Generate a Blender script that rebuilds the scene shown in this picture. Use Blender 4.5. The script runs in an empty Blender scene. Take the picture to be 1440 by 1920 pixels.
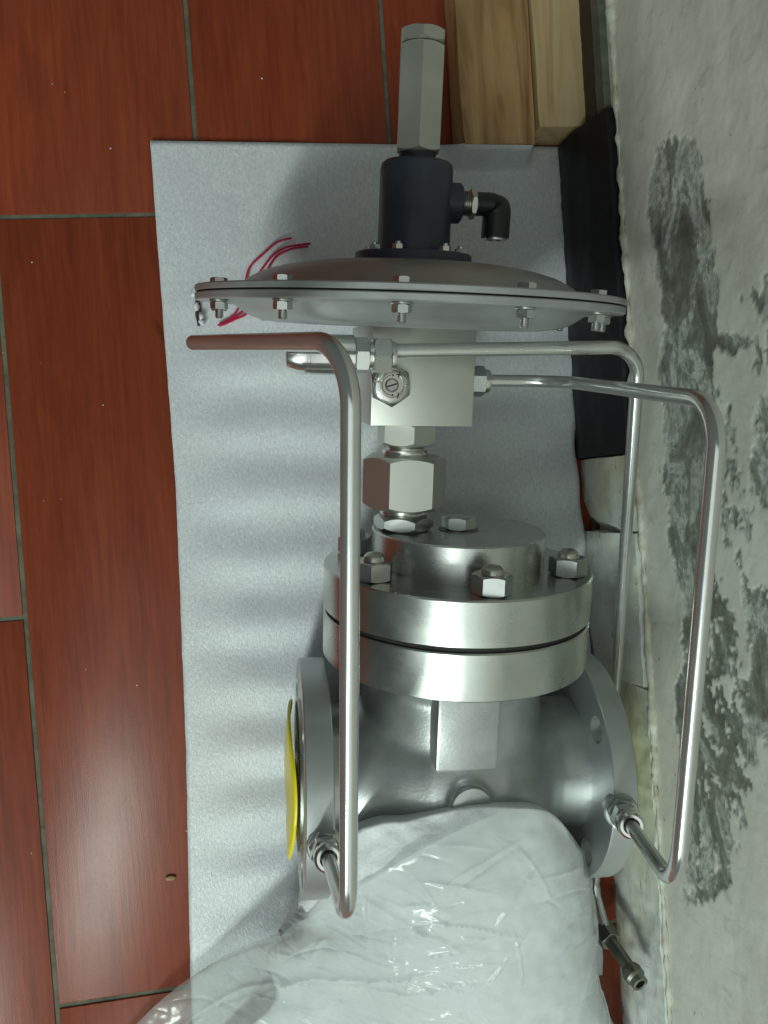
import bpy, bmesh, math, random
import numpy as np
from mathutils import Vector, Matrix, noise as mnoise
random.seed(7)
S = bpy.context.scene
C = S.collection
R = math.radians
sin, cos, pi = math.sin, math.cos, math.pi

# ------------------------------------------------------------------ camera
cd = bpy.data.cameras.new('camera')
cam = bpy.data.objects.new('camera', cd); C.objects.link(cam)
cd.sensor_fit = 'VERTICAL'; cd.sensor_height = 36.0; cd.lens = 36.0*1450/1920
cd.clip_start = 0.02; cd.clip_end = 50
cam.matrix_world = Matrix(((.98779, .0708, -.1386, 0), (-.0677, .99734, .0269, 0), (.14012, -.0172, .98998, .61666), (0, 0, 0, 1)))
S.camera = cam

# ------------------------------------------------------------------ world and lamps (an indoor corner under a ceiling tube, plus an added soft fill)
w = bpy.data.worlds.new('World'); S.world = w; w.use_nodes = True
bg = w.node_tree.nodes['Background']
bg.inputs['Color'].default_value = (.41, .48, .455, 1); bg.inputs['Strength'].default_value = .16

def lamp(name, loc, target, sx, sy, power, col):
    l = bpy.data.lights.new(name, 'AREA'); l.shape = 'RECTANGLE'; l.size = sx; l.size_y = sy
    l.energy = power; l.color = col
    o = bpy.data.objects.new(name, l); C.objects.link(o); o.location = loc
    o.rotation_euler = (Vector(target)-Vector(loc)).to_track_quat('-Z', 'Y').to_euler()
lamp('ceiling_tube_lamp', (-1.22, -2.05, 2.25), (.05, -.15, 0), .22, 1.45, 62, (.86, 1, .92))
lamp('overhead_fill', (-.25, -.95, 1.75), (0, -.2, 0), 1.8, 1.8, 10, (.90, 1, .96))  # added fill lamp, stands in for light bounced off the unseen ceiling
S.view_settings.view_transform = 'Standard'; S.view_settings.look = 'None'
S.view_settings.exposure = -0.14; S.view_settings.gamma = 1.0

# ------------------------------------------------------------------ materials
def new_mat(name):
    m = bpy.data.materials.new(name); m.use_nodes = True
    nt = m.node_tree; b = nt.nodes['Principled BSDF']
    return m, nt, b
def N(nt, typ, **kw):
    n = nt.nodes.new(typ)
    for k, v in kw.items(): setattr(n, k, v)
    return n
def coords(nt, scale=(1, 1, 1), src='Object', rand=False):
    tc = N(nt, 'ShaderNodeTexCoord'); mp = N(nt, 'ShaderNodeMapping')
    mp.inputs['Scale'].default_value = scale
    nt.links.new(tc.outputs[src], mp.inputs['Vector'])
    if rand:
        oi = N(nt, 'ShaderNodeObjectInfo'); ml = N(nt, 'ShaderNodeMath', operation='MULTIPLY'); ml.inputs[1].default_value = 37.0
        nt.links.new(oi.outputs['Random'], ml.inputs[0])
        cx = N(nt, 'ShaderNodeCombineXYZ'); nt.links.new(ml.outputs[0], cx.inputs[0]); nt.links.new(ml.outputs[0], cx.inputs[1])
        nt.links.new(cx.outputs[0], mp.inputs['Location'])
    return mp.outputs['Vector']
def noise(nt, vec, scale, detail=4, rough=.55, dist=0):
    n = N(nt, 'ShaderNodeTexNoise'); n.inputs['Scale'].default_value = scale
    n.inputs['Detail'].default_value = detail; n.inputs['Roughness'].default_value = rough; n.inputs['Distortion'].default_value = dist
    nt.links.new(vec, n.inputs['Vector']); return n.outputs['Fac']
def ramp(nt, fac, stops):
    r = N(nt, 'ShaderNodeValToRGB'); e = r.color_ramp.elements
    while len(e) < len(stops): e.new(.5)
    for i, (p, c) in enumerate(stops):
        e[i].position = p; e[i].color = (c, c, c, 1) if isinstance(c, (int, float)) else (*c, 1)
    nt.links.new(fac, r.inputs['Fac']); return r.outputs['Color']
def mix(nt, fac, a, b, mode='MIX'):
    m = N(nt, 'ShaderNodeMix', data_type='RGBA', blend_type=mode)
    for s, v in ((m.inputs[0], fac), (m.inputs[6], a), (m.inputs[7], b)):
        if isinstance(v, (int, float)): s.default_value = v
        elif isinstance(v, tuple): s.default_value = (*v, 1)
        else: nt.links.new(v, s)
    return m.outputs[2]
def bump(nt, b, h, strength, dist, prev=None):
    n = N(nt, 'ShaderNodeBump'); n.inputs['Strength'].default_value = strength; n.inputs['Distance'].default_value = dist
    nt.links.new(h, n.inputs['Height'])
    if prev: nt.links.new(prev, n.inputs['Normal'])
    if b: nt.links.new(n.outputs['Normal'], b.inputs['Normal'])
    return n.outputs['Normal']

def metal(name, col, rough, bscale=(1, 1, 1), nscale=900, bstr=.12, var=.12, metallic=1.0, bdist=.0004, aniso=0, rvar=.1):
    m, nt, b = new_mat(name)
    v = coords(nt, bscale)
    f = noise(nt, v, nscale, 3)
    g = noise(nt, coords(nt), 28, 5, .6)
    lo = tuple(c*(1-var) for c in col); hi = tuple(min(1, c*(1+var)) for c in col)
    c = mix(nt, ramp(nt, g, [(.3, 0.), (.7, 1.)]), lo, hi)
    nt.links.new(c, b.inputs['Base Color'])
    b.inputs['Metallic'].default_value = metallic
    r = N(nt, 'ShaderNodeMapRange'); r.inputs[3].default_value = rough-rvar*.5; r.inputs[4].default_value = rough+rvar*.5
    nt.links.new(g, r.inputs[0]); nt.links.new(r.outputs[0], b.inputs['Roughness'])
    b.inputs['Anisotropic'].default_value = aniso
    bump(nt, b, f, bstr, bdist)
    return m

M = {}
M['tube'] = metal('tube_steel', (.62, .63, .61), .20, (1, .25, 1), 500, .05, .08, .84, rvar=.12)
M['turned'] = metal('turned_steel', (.58, .60, .57), .27, (.1, 14, .1), 260, .16, .10, bdist=.0003, rvar=.20)
M['plate_top'] = metal('faced_steel', (.55, .56, .57), .36, (1, 1, 1), 500, .05, .1)
M['block'] = metal('milled_steel', (.62, .63, .58), .42, (.4, 5, 1), 300, .10, .05, bdist=.0003)
M['cast'] = metal('cast_steel_paint', (.50, .52, .52), .38, (1, 1, 1), 620, .16, .16, .8, bdist=.0006)
M['flange'] = metal('flange_steel', (.54, .57, .57), .42, (1, 1, 1), 600, .12, .08, .85)
M['shell'] = metal('shell_steel_paint', (.40, .41, .41), .40, (1, 1, 1), 700, .12, .14, .55)
M['nut'] = metal('nut_steel', (.60, .62, .60), .27, (1, 1, 1), 400, .06, .10)
M['polished'] = metal('polished_steel', (.74, .74, .71), .18, (1, 1, 1), 300, .03, .06)
M['hexrod'] = metal('hex_bar_steel', (.48, .48, .43), .48, (1, .2, 1), 500, .08, .10, .85)
M['neck'] = metal('blue_black_paint', (.030, .036, .052), .42, (1, 1, 1), 700, .15, .25, .0)
M['neck_flange'] = metal('worn_blue_black_paint', (.045, .052, .070), .5, (1, 1, 1), 500, .3, .4, .1)
M['blackplastic'] = metal('black_plastic', (.013, .014, .017), .38, (1, 1, 1), 500, .05, .2, .0)
M['gasket'] = metal('black_gasket', (.01, .01, .01), .7, (1, 1, 1), 500, .05, .2, .0)
M['olive'] = metal('dark_fitting_steel', (.26, .26, .23), .40, (1, 1, 1), 500, .10, .15)
M['thread'] = metal('thread_steel', (.55, .55, .50), .32, (1, 1, 1), 300, .05, .1)
M['ink'] = metal('engraved_black', (.02, .02, .02), .6, (1, 1, 1), 300, .02, .1, .0)
M['yellow'] = metal('yellow_plastic', (.92, .78, .012), .35, (1, 1, 1), 60, .1, .06, .0)
M['yellow'].node_tree.nodes['Principled BSDF'].inputs['Subsurface Weight'].default_value = .15
M['yellow'].node_tree.nodes['Principled BSDF'].inputs['Subsurface Radius'].default_value = (.004, .003, .001)
M['string'] = metal('red_string', (.55, .012, .07), .5, (1, 1, 1), 900, .2, .2, .0)

# wood-look floor tile
m, nt, b = new_mat('wood_look_tile'); M['tile'] = m
v = coords(nt, (1, .055, 1), 'Object', True); v2 = coords(nt, (1, .22, 1), 'Object', True); v3 = coords(nt, (1, 1, 1), 'Object', True)
g1 = noise(nt, v, 260, 6, .62, .6); g2 = noise(nt, v2, 26, 5, .6, 1.2); g3 = noise(nt, v3, 700, 2)
c = ramp(nt, g2, [(.25, (.14, .026, .011)), (.5, (.225, .042, .017)), (.78, (.31, .072, .025))])
c = mix(nt, .55, c, ramp(nt, g1, [(.3, (.14, .027, .012)), (.52, (.225, .042, .018)), (.75, (.29, .066, .025))]))
kn = noise(nt, coords(nt, (1, .6, 1), 'Object', True), 17, 3, .6, .8)
c = mix(nt, ramp(nt, kn, [(.68, 0.), (.76, .65)]), c, (.055, .014, .009))
oi = N(nt, 'ShaderNodeObjectInfo'); mr = N(nt, 'ShaderNodeMapRange'); mr.inputs[3].default_value = .86; mr.inputs[4].default_value = 1.15
nt.links.new(oi.outputs['Random'], mr.inputs[0])
hs = N(nt, 'ShaderNodeHueSaturation'); nt.links.new(c, hs.inputs['Color']); nt.links.new(mr.outputs[0], hs.inputs['Value'])
dust = noise(nt, v3, 120, 3, .5)
c = mix(nt, ramp(nt, dust, [(.76, 0.), (.78, .10)]), hs.outputs[0], (.5, .45, .4))
nt.links.new(c, b.inputs['Base Color'])
sm = noise(nt, v3, 9, 4, .6)
rr = N(nt, 'ShaderNodeMapRange'); rr.inputs[3].default_value = .25; rr.inputs[4].default_value = .36
nt.links.new(sm, rr.inputs[0]); nt.links.new(rr.outputs[0], b.inputs['Roughness'])
b1 = bump(nt, None, noise(nt, v3, 1100, 2), .22, .0004); bump(nt, b, g1, .18, .0004, b1); b.inputs['Specular IOR Level'].default_value = .30

def simple(name, stops, nscale, rough, bscale=None, bstr=.3, bdist=.001, stretch=(1, 1, 1), detail=5, dist=0):
    m, nt, b = new_mat(name)
    v = coords(nt, stretch)
    g = noise(nt, v, nscale, detail, .6, dist)
    nt.links.new(ramp(nt, g, stops), b.inputs['Base Color'])
    b.inputs['Roughness'].default_value = rough
    bump(nt, b, noise(nt, v, bscale or nscale*4, 4), bstr, bdist)
    return m
M['grout'] = simple('grey_green_grout', [(.3, (.07, .075, .052)), (.7, (.17, .17, .125))], 60, .85)
M['pine'] = simple('pine_timber', [(.28, (.23, .115, .040)), (.5, (.46, .27, .115)), (.72, (.58, .38, .18))], 60, .65, 300, .25, .0006, (1, .09, 1), 5, 1.5)
M['pine_light'] = simple('pale_pine_timber', [(.28, (.40, .25, .12)), (.5, (.56, .40, .21)), (.75, (.64, .49, .29))], 55, .65, 300, .25, .0006, (1, .09, 1), 5, 1.5)
M['black_strip'] = simple('black_painted_strip', [(.3, (.003, .0035, .005)), (.8, (.009, .010, .013))], 90, .5, 200, .12, .0006)
M['brown_strip'] = simple('dark_brown_strip', [(.3, (.028, .019, .013)), (.8, (.055, .038, .026))], 50, .6, 200, .3, .001, (1, .2, 1))
M['caulk'] = simple('old_caulk', [(.25, (.24, .22, .15)), (.45, (.50, .49, .40)), (.7, (.68, .68, .60))], 60, .7, 160, .5, .002)
M['chip'] = simple('tan_chip', [(.3, (.25, .15, .07)), (.7, (.45, .3, .16))], 200, .7)

# white cracked skirting
m, nt, b = new_mat('old_white_skirting'); M['skirt'] = m
v = coords(nt); vs = coords(nt, (1, .10, 1))
c = ramp(nt, noise(nt, v, 22, 6, .65), [(.25, (.50, .53, .48)), (.5, (.74, .77, .74)), (.75, (.82, .84, .82))])
st = noise(nt, v, 7, 3, .6)
c = mix(nt, ramp(nt, st, [(.52, 0.), (.70, .75)]), c, (.44, .43, .22))
gp = N(nt, 'ShaderNodeVectorMath', operation='DISTANCE'); nt.links.new(coords(nt, (1, .45, 1)), gp.inputs[0]); gp.inputs[1].default_value = (.262, -.105, .045)
c = mix(nt, ramp(nt, gp.outputs['Value'], [(.0, .85), (.055, 0.)]), c, (.46, .47, .16))
ck = noise(nt, vs, 330, 3, .55, .25)
c = mix(nt, ramp(nt, ck, [(.27, 1.), (.31, 0.)]), c, (.05, .05, .035))
sp = noise(nt, v, 260, 2, .5)
c = mix(nt, ramp(nt, sp, [(.72, 0.), (.76, .8)]), c, (.10, .10, .08))
nt.links.new(c, b.inputs['Base Color']); b.inputs['Roughness'].default_value = .5
bump(nt, b, ck, .4, .001, bump(nt, None, noise(nt, v, 160, 4), .3, .0008))

# plastered wall with flaking patches (attribute 'peel')
m, nt, b = new_mat('flaking_plaster'); M['wall'] = m
v = coords(nt); vs = coords(nt, (1, .8, .45))
base = ramp(nt, noise(nt, v, 9, 7, .62, .6), [(.25, (.58, .57, .49)), (.48, (.75, .75, .69)), (.75, (.83, .83, .77))])
sc = noise(nt, vs, 70, 5, .65, .8)
base = mix(nt, ramp(nt, sc, [(.30, .5), (.42, 0.)]), base, (.42, .43, .37))
base = mix(nt, ramp(nt, noise(nt, v, 5, 3, .6), [(.5, 0.), (.75, .45)]), base, (.60, .57, .42))
base = mix(nt, ramp(nt, noise(nt, v, 150, 2), [(.74, 0.), (.77, .8)]), base, (.10, .11, .09))
base = mix(nt, ramp(nt, noise(nt, coords(nt, (1, .5, 1)), 13, 5, .65, .5), [(.50, 0.), (.72, .5)]), base, (.47, .47, .39))
va = coords(nt, (1, .55, 1))
dk = ramp(nt, noise(nt, va, 34, 8, .72, .7), [(.26, (.085, .092, .075)), (.40, (.17, .18, .15)), (.50, (.27, .29, .25)), (.56, (.62, .65, .60)), (.62, (.40, .43, .39)), (.78, (.24, .26, .23))])
dk = mix(nt, ramp(nt, noise(nt, v, 190, 4, .7), [(.35, .45), (.55, 0.)]), dk, (.08, .085, .065))
dk = mix(nt, ramp(nt, noise(nt, v, 11, 3, .5), [(.45, 0.), (.65, .45)]), dk, (.22, .20, .17))
at = N(nt, 'ShaderNodeAttribute', attribute_name='peel')
c = mix(nt, at.outputs['Fac'], base, dk)
al = N(nt, 'ShaderNodeAttribute', attribute_name='flake')
c = mix(nt, al.outputs['Fac'], c, (.84, .85, .80))
nt.links.new(c, b.inputs['Base Color']); b.inputs['Roughness'].default_value = .72
bump(nt, b, noise(nt, v, 260, 5, .65), .28, .0008, bump(nt, None, noise(nt, vs, 30, 5, .6), .12, .003))

# glittery foam mat
m, nt, b = new_mat('foam_sheet'); M['mat'] = m
v = coords(nt, (1, .55, 1))
g = noise(nt, v, 620, 4, .68, .4); g2 = noise(nt, coords(nt), 14, 4, .6)
c = ramp(nt, g, [(.3, (.60, .62, .655)), (.55, (.74, .765, .79)), (.75, (.90, .91, .93))])
c = mix(nt, ramp(nt, g2, [(.35, .30), (.6, 0.)]), c, (.56, .57, .64))
nt.links.new(c, b.inputs['Base Color'])
b.inputs['Roughness'].default_value = .27; b.inputs['Specular IOR Level'].default_value = .8
b.inputs['Subsurface Weight'].default_value = .12; b.inputs['Subsurface Radius'].default_value = (.003, .003, .003)
bump(nt, b, g, .75, .0008)

m, nt, b = new_mat('soft_white_foam'); M['foam'] = m
g = noise(nt, coords(nt), 500, 3, .6)
nt.links.new(ramp(nt, g, [(.3, (.70, .73, .76)), (.7, (.84, .86, .88))]), b.inputs['Base Color'])
b.inputs['Roughness'].default_value = .6; b.inputs['Subsurface Weight'].default_value = .3
b.inputs['Subsurface Radius'].default_value = (.008, .008, .008)
bump(nt, b, g, .5, .0006)

# translucent film
m, nt, b = new_mat('clear_film'); M['film'] = m
b.inputs['Base Color'].default_value = (.84, .87, .87, 1); b.inputs['Roughness'].default_value = .18
b.inputs['Specular IOR Level'].default_value = .8
v = coords(nt)
bump(nt, b, noise(nt, v, 150, 3, .5, .5), .06, .001)
tl = N(nt, 'ShaderNodeBsdfTranslucent'); tl.inputs[0].default_value = (.86, .89, .89, 1)
tr = N(nt, 'ShaderNodeBsdfTransparent'); tr.inputs[0].default_value = (.96, .98, .97, 1)
s1 = N(nt, 'ShaderNodeMixShader'); s1.inputs[0].default_value = .35
nt.links.new(b.outputs[0], s1.inputs[1]); nt.links.new(tl.outputs[0], s1.inputs[2])
s2 = N(nt, 'ShaderNodeMixShader')
cl = noise(nt, v, 18, 3, .6)
nt.links.new(ramp(nt, cl, [(.35, .42), (.65, .66)]), s2.inputs[0])
nt.links.new(s1.outputs[0], s2.inputs[1]); nt.links.new(tr.outputs[0], s2.inputs[2])
nt.links.new(s2.outputs[0], nt.nodes['Material Output'].inputs['Surface'])

# ------------------------------------------------------------------ mesh helpers
def link(name, me, mat=None, parent=None, smooth=None):
    o = bpy.data.objects.new(name, me); C.objects.link(o)
    if mat and not me.materials: me.materials.append(M[mat] if isinstance(mat, str) else mat)
    if parent: o.parent = parent
    if smooth is not None:
        me.polygons.foreach_set('use_smooth', [True]*len(me.polygons))
        me.set_sharp_from_angle(angle=R(smooth))
    return o
def bm_obj(name, bm, mat, parent=None, smooth=32):
    bmesh.ops.recalc_face_normals(bm, faces=bm.faces)
    me = bpy.data.meshes.new(name); bm.to_mesh(me); bm.free()
    return link(name, me, mat, parent, smooth)
def frame(origin, axis, roll=0.0):
    """matrix taking local +Z to axis, rolled about it"""
    z = Vector(axis).normalized()
    x = Vector((1, 0, 0)) if abs(z.x) < .9 else Vector((0, 0, 1))
    x = (x-z*x.dot(z)).normalized(); y = z.cross(x)
    m = Matrix((x, y, z)).transposed().to_4x4(); m.translation = Vector(origin)
    return m @ Matrix.Rotation(roll, 4, 'Z')
def lathe(bm, prof, mtx=Matrix(), seg=64):
    rings = []
    for r, t in prof:
        if r < 1e-7: rings.append([bm.verts.new(mtx @ Vector((0, 0, t)))])
        else: rings.append([bm.verts.new(mtx @ Vector((r*cos(2*pi*i/seg), r*sin(2*pi*i/seg), t))) for i in range(seg)])
    for a, b_ in zip(rings, rings[1:]):
        if len(a) == 1 and len(b_) == 1: continue
        for i in range(seg):
            j = (i+1) % seg
            if len(a) == 1: bm.faces.new((a[0], b_[i], b_[j]))
            elif len(b_) == 1: bm.faces.new((a[i], a[j], b_[0]))
            else: bm.faces.new((a[i], a[j], b_[j], b_[i]))
    return bm
def cyl(bm, r, t0, t1, mtx=Matrix(), seg=48, ch=.0005):
    ch = min(ch, r*.4, abs(t1-t0)*.4)
    return lathe(bm, [(0, t0), (r-ch, t0), (r, t0+ch), (r, t1-ch), (r-ch, t1), (0, t1)], mtx, seg)
def hexn(bm, af, t0, t1, mtx=Matrix(), sides=6, per=8, both=True, hole=0.0, k=.55):
    """hexagon bar with turned (chamfered) ends; af = across flats; a flat's normal is local +X"""
    rin = af/2; rc = rin*.955
    pts = []
    for s in range(sides):
        a0 = 2*pi*s/sides
        for q in range(per):
            t = -1+2*q/per; half = math.tan(pi/sides)*rin*t
            x, y = rin, half
            pts.append((x*cos(a0)-y*sin(a0), x*sin(a0)+y*cos(a0)))
    def drop(x, y): return max(0, (math.hypot(x, y)-rc))*k
    n = len(pts)
    def ring(f, z, d): return [bm.verts.new(mtx @ Vector((x*f(x, y), y*f(x, y), z+d*drop(x*f(x, y), y*f(x, y))))) for x, y in pts]
    one = lambda x, y: 1.0
    inn = lambda x, y: rc/math.hypot(x, y)
    hol = lambda x, y: max(hole, .00001)/math.hypot(x, y)
    rs = [ring(hol, t0, 0), ring(inn, t0, 0) if both else ring(one, t0, 0), ring(one, t0, 1 if both else 0), ring(one, t1, -1), ring(inn, t1, 0), ring(hol, t1, 0)]
    if hole: rs.append(rs[0])
    for a, b_ in zip(rs, rs[1:]):
        for i in range(n):
            j = (i+1) % n
            try: bm.faces.new((a[i], a[j], b_[j], b_[i]))
            except ValueError: pass
    bmesh.ops.dissolve_degenerate(bm, dist=1e-7, edges=bm.edges)
    return bm
def box(bm, x0, x1, y0, y1, z0, z1, mtx=Matrix(), bev=.0006):
    r = bmesh.ops.create_cube(bm, size=1)
    vs = r['verts']
    for v in vs: v.co = Vector(((x0+x1)/2+v.co.x*(x1-x0), (y0+y1)/2+v.co.y*(y1-y0), (z0+z1)/2+v.co.z*(z1-z0)))
    if bev:
        es = list({e for v in vs for e in v.link_edges})
        rr_ = bmesh.ops.bevel(bm, geom=es, offset=bev, segments=2, profile=.5, affect='EDGES')
        vs = list({v for f in rr_['faces'] for v in f.verts} | {v for v in vs if v.is_valid})
    for v in vs: v.co = mtx @ v.co
    return bm
def bent_path(pts, rad, n=14):
    """polyline with rounded corners"""
    P = [Vector(p) for p in pts]; out = [P[0]]
    if not isinstance(rad, (list, tuple)): rad = [rad]*(len(P)-2)
    for i in range(1, len(P)-1):
        a, c_, d = P[i-1], P[i], P[i+1]
        u = (a-c_).normalized(); v = (d-c_).normalized()
        ang = u.angle(v); t = rad[i-1]/math.tan(ang/2)
        t = min(t, (a-c_).length*.49 if i > 1 else (a-c_).length*.95, (d-c_).length*.49 if i < len(P)-2 else (d-c_).length*.95)
        rr_ = t*math.tan(ang/2)
        cen = c_+(u+v).normalized()*(rr_/sin(ang/2))
        s = c_+u*t; e = c_+v*t
        ax = (s-cen).cross(e-cen).normalized(); tot = (s-cen).angle(e-cen)
        for k in range(n+1): out.append(cen+Matrix.Rotation(tot*k/n, 3, ax) @ (s-cen))
    out.append(P[-1]); return out
def sweep(bm, path, r, seg=24, caps=True):
    P = [Vector(p) for p in path]
    t = (P[1]-P[0]).normalized(); x = t.orthogonal().normalized(); rings = []
    for i, p in enumerate(P):
        d = (P[min(i+1, len(P)-1)]-P[max(i-1, 0)]).normalized()
        q = t.rotation_difference(d); x = q @ x; x = (x-d*x.dot(d)).normalized(); t = d; y = d.cross(x)
        rad = r(i/(len(P)-1)) if callable(r) else r
        rings.append([bm.verts.new(p+x*rad*cos(2*pi*k/seg)+y*rad*sin(2*pi*k/seg)) for k in range(seg)])
    for a, b_ in zip(rings, rings[1:]):
        for k in range(seg): bm.faces.new((a[k], a[(k+1) % seg], b_[(k+1) % seg], b_[k]))
    if caps: bm.faces.new(rings[0]); bm.faces.new(rings[-1])
    return bm
def apply_mods(o):
    dg = bpy.context.evaluated_depsgraph_get(); dg.update()
    me = bpy.data.meshes.new_from_object(o.evaluated_get(dg))
    old = o.data; o.modifiers.clear(); o.data = me; return o
def tag(o, label, cat, group=None):
    o['label'] = label; o['category'] = cat
    if group: o['group'] = group
    return o
def struct(o, label=None):
    o['kind'] = 'structure'
    if label: o['label'] = label
    return o

# ------------------------------------------------------------------ floor of wood-look tiles
bm = bmesh.new(); box(bm, -2.2, .60, -2.4, 2.4, -.03, -.0010, bev=0)
floor = struct(bm_obj('floor', bm, 'grout', None, None), 'floor of glossy red-brown wood-look tiles with grey-green grout')
TW, TL, G = .1485, .5985, .0018
bm = bmesh.new(); box(bm, 0, TW, 0, TL, -.008, 0, bev=.0006)
tile0 = bm_obj('tile', bm, 'tile', floor, 30)
GX, GY = -.1929, .2238
first = True
for ci in range(-8, 4):
    x = GX+ci*.152+.00175
    off = GY if ci % 2 == 0 else GY-.301
    for k in range(-3, 4):
        y = off+k*.602+.00175
        o = tile0 if first else tile0.copy()
        if not first: C.objects.link(o)
        first = False
        o.location = (x, y, random.uniform(-.0003, .0001)); o.parent = floor
        o.rotation_euler = (random.uniform(-.0008, .0008), random.uniform(-.0008, .0008), 0)

# ------------------------------------------------------------------ wall and skirting
def inside(poly, x, y):
    c_ = False; n = len(poly); j = n-1
    for i in range(n):
        (xi, yi), (xj, yj) = poly[i], poly[j]
        if (yi > y) != (yj > y) and x < (xj-xi)*(y-yi)/(yj-yi)+xi: c_ = not c_
        j = i
    return c_
def pdist(poly, x, y):
    best = 9
    n = len(poly)
    for i in range(n):
        x1, y1 = poly[i]; x2, y2 = poly[(i+1) % n]
        dx, dy = x2-x1, y2-y1; t = max(0, min(1, ((x-x1)*dx+(y-y1)*dy)/(dx*dx+dy*dy+1e-12)))
        best = min(best, math.hypot(x-x1-t*dx, y-y1-t*dy))
    return best if inside(poly, x, y) else -best
PATCH = {   # flaked areas in wall coordinates (along the wall, height); value: bite of the noise, bias
    'A': ([(0.2173, 0.1286), (0.2108, 0.1447), (0.2077, 0.1589), (0.1947, 0.1749), (0.1763, 0.1789), (0.152, 0.1845), (0.1292, 0.1867), (0.1059, 0.1911), (0.0819, 0.1865), (0.0582, 0.1762), (0.0433, 0.1781), (0.0267, 0.1646), (-0.0068, 0.1684), (-0.0435, 0.1677), (-0.0812, 0.1609), (-0.1293, 0.1434), (-0.1866, 0.1307), (-0.2296, 0.1144), (-0.1931, 0.1105), (-0.155, 0.1118), (-0.1255, 0.1271), (-0.0856, 0.1259), (-0.0608, 0.1181), (-0.0276, 0.119), (0.002, 0.1114), (0.0308, 0.1199), (0.0533, 0.1151), (0.0849, 0.1218), (0.1179, 0.1198), (0.1474, 0.1174), (0.1718, 0.1097), (0.1979, 0.1174)], .006, .001),
    'B': ([(-0.0733, 0.1982), (-0.065, 0.2164), (-0.0589, 0.2481), (-0.1336, 0.2422), (-0.1626, 0.2054), (-0.1778, 0.1886), (-0.1569, 0.1824), (-0.1177, 0.1967)], .010, .000),
    'C': ([(-0.0411, 0.1462), (-0.0657, 0.18), (-0.1177, 0.1967), (-0.2014, 0.1864), (-0.2453, 0.1769), (-0.2627, 0.1549), (-0.2995, 0.1289), (-0.3031, 0.1113), (-0.2704, 0.1077), (-0.1889, 0.1237), (-0.1125, 0.1386)], .018, -.007),
    'D': ([(0.0783, 0.1884), (0.0754, 0.2168), (0.0675, 0.2195), (0.0655, 0.198), (0.0701, 0.182)], .004, .0),
    'E': ([(0.0979, 0.2212), (0.0979, 0.2605), (-0.0365, 0.2499), (-0.026, 0.215), (0.0046, 0.2053), (0.034, 0.2155), (0.062, 0.2252)], .014, -.003),
    'G': ([(0.0574, 0.1807), (0.0226, 0.2095), (-0.0381, 0.2139), (-0.0667, 0.2014), (-0.0596, 0.1749), (-0.0069, 0.1714)], .024, -.0135),
    'H': ([(-.26, .168), (-.296, .126), (-.306, .112), (-.300, .108), (-.285, .128), (-.25, .160)], .004, .001)}
WX = .268
BB = {k: (min(p[0] for p in v_[0])-.03, max(p[0] for p in v_[0])+.03, min(p[1] for p in v_[0])-.03, max(p[1] for p in v_[0])+.03) for k, v_ in PATCH.items()}
def fb(x, y, s, o=4): return mnoise.fractal(Vector((x*s, y*s, 3.3)), .6, 2.1, o)
ys = [-2.4, -1.6, -1.0, -.7]+list(np.arange(-.50, .46, .0018))+[.6, .9, 1.5, 2.4]
zs = [-.01, .05]+list(np.arange(.074, .290, .0018))+[.33, .42, .6, .9, 1.3]
verts = []; peel = []; flake = []
for z in zs:
    for y in ys:
        s = 0.0
        if .07 < z < .30 and -.5 < y < .45:
            y2 = y+.004*fb(y, z, 40); z2 = z+.003*fb(y+5, z, 40)
            for k, (poly, bite, bias) in PATCH.items():
                b0, b1_, b2, b3 = BB[k]
                if not (b0 < y < b1_ and b2 < z < b3): continue
                d = pdist(poly, y2, z2)
                if d < -.02: continue
                dd = min(d, .012)+bias+bite*fb(y, z*1.3, 60, 5)
                s = max(s, min(1, max(0, dd/.0022+.5)))
        d = .0007*fb(y, z, 22)+.00025*fb(y, z, 130)
        lip = .0008*math.exp(-((s-.35)/.25)**2) if 0 < s < .9 else 0
        verts.append((WX-d*.6-lip*.45+s*.0007-s*.0003*fb(y, z, 160), y, z)); peel.append(s); flake.append(max(0, 1-abs(s-.25)/.25)*max(0, min(1, .3+2.2*fb(y+3, z, 45, 3))) if s > 0 else 0)
nx = len(ys); faces = [(j*nx+i, j*nx+i+1, (j+1)*nx+i+1, (j+1)*nx+i) for j in range(len(zs)-1) for i in range(nx-1)]
me = bpy.data.meshes.new('wall'); me.from_pydata(verts, [], faces); me.flip_normals()
a = me.attributes.new('peel', 'FLOAT', 'POINT'); a.data.foreach_set('value', peel)
a = me.attributes.new('flake', 'FLOAT', 'POINT'); a.data.foreach_set('value', flake)
wall = struct(link('wall', me, 'wall', None, 80), 'grey-green plastered wall with dark flaked patches')

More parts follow.
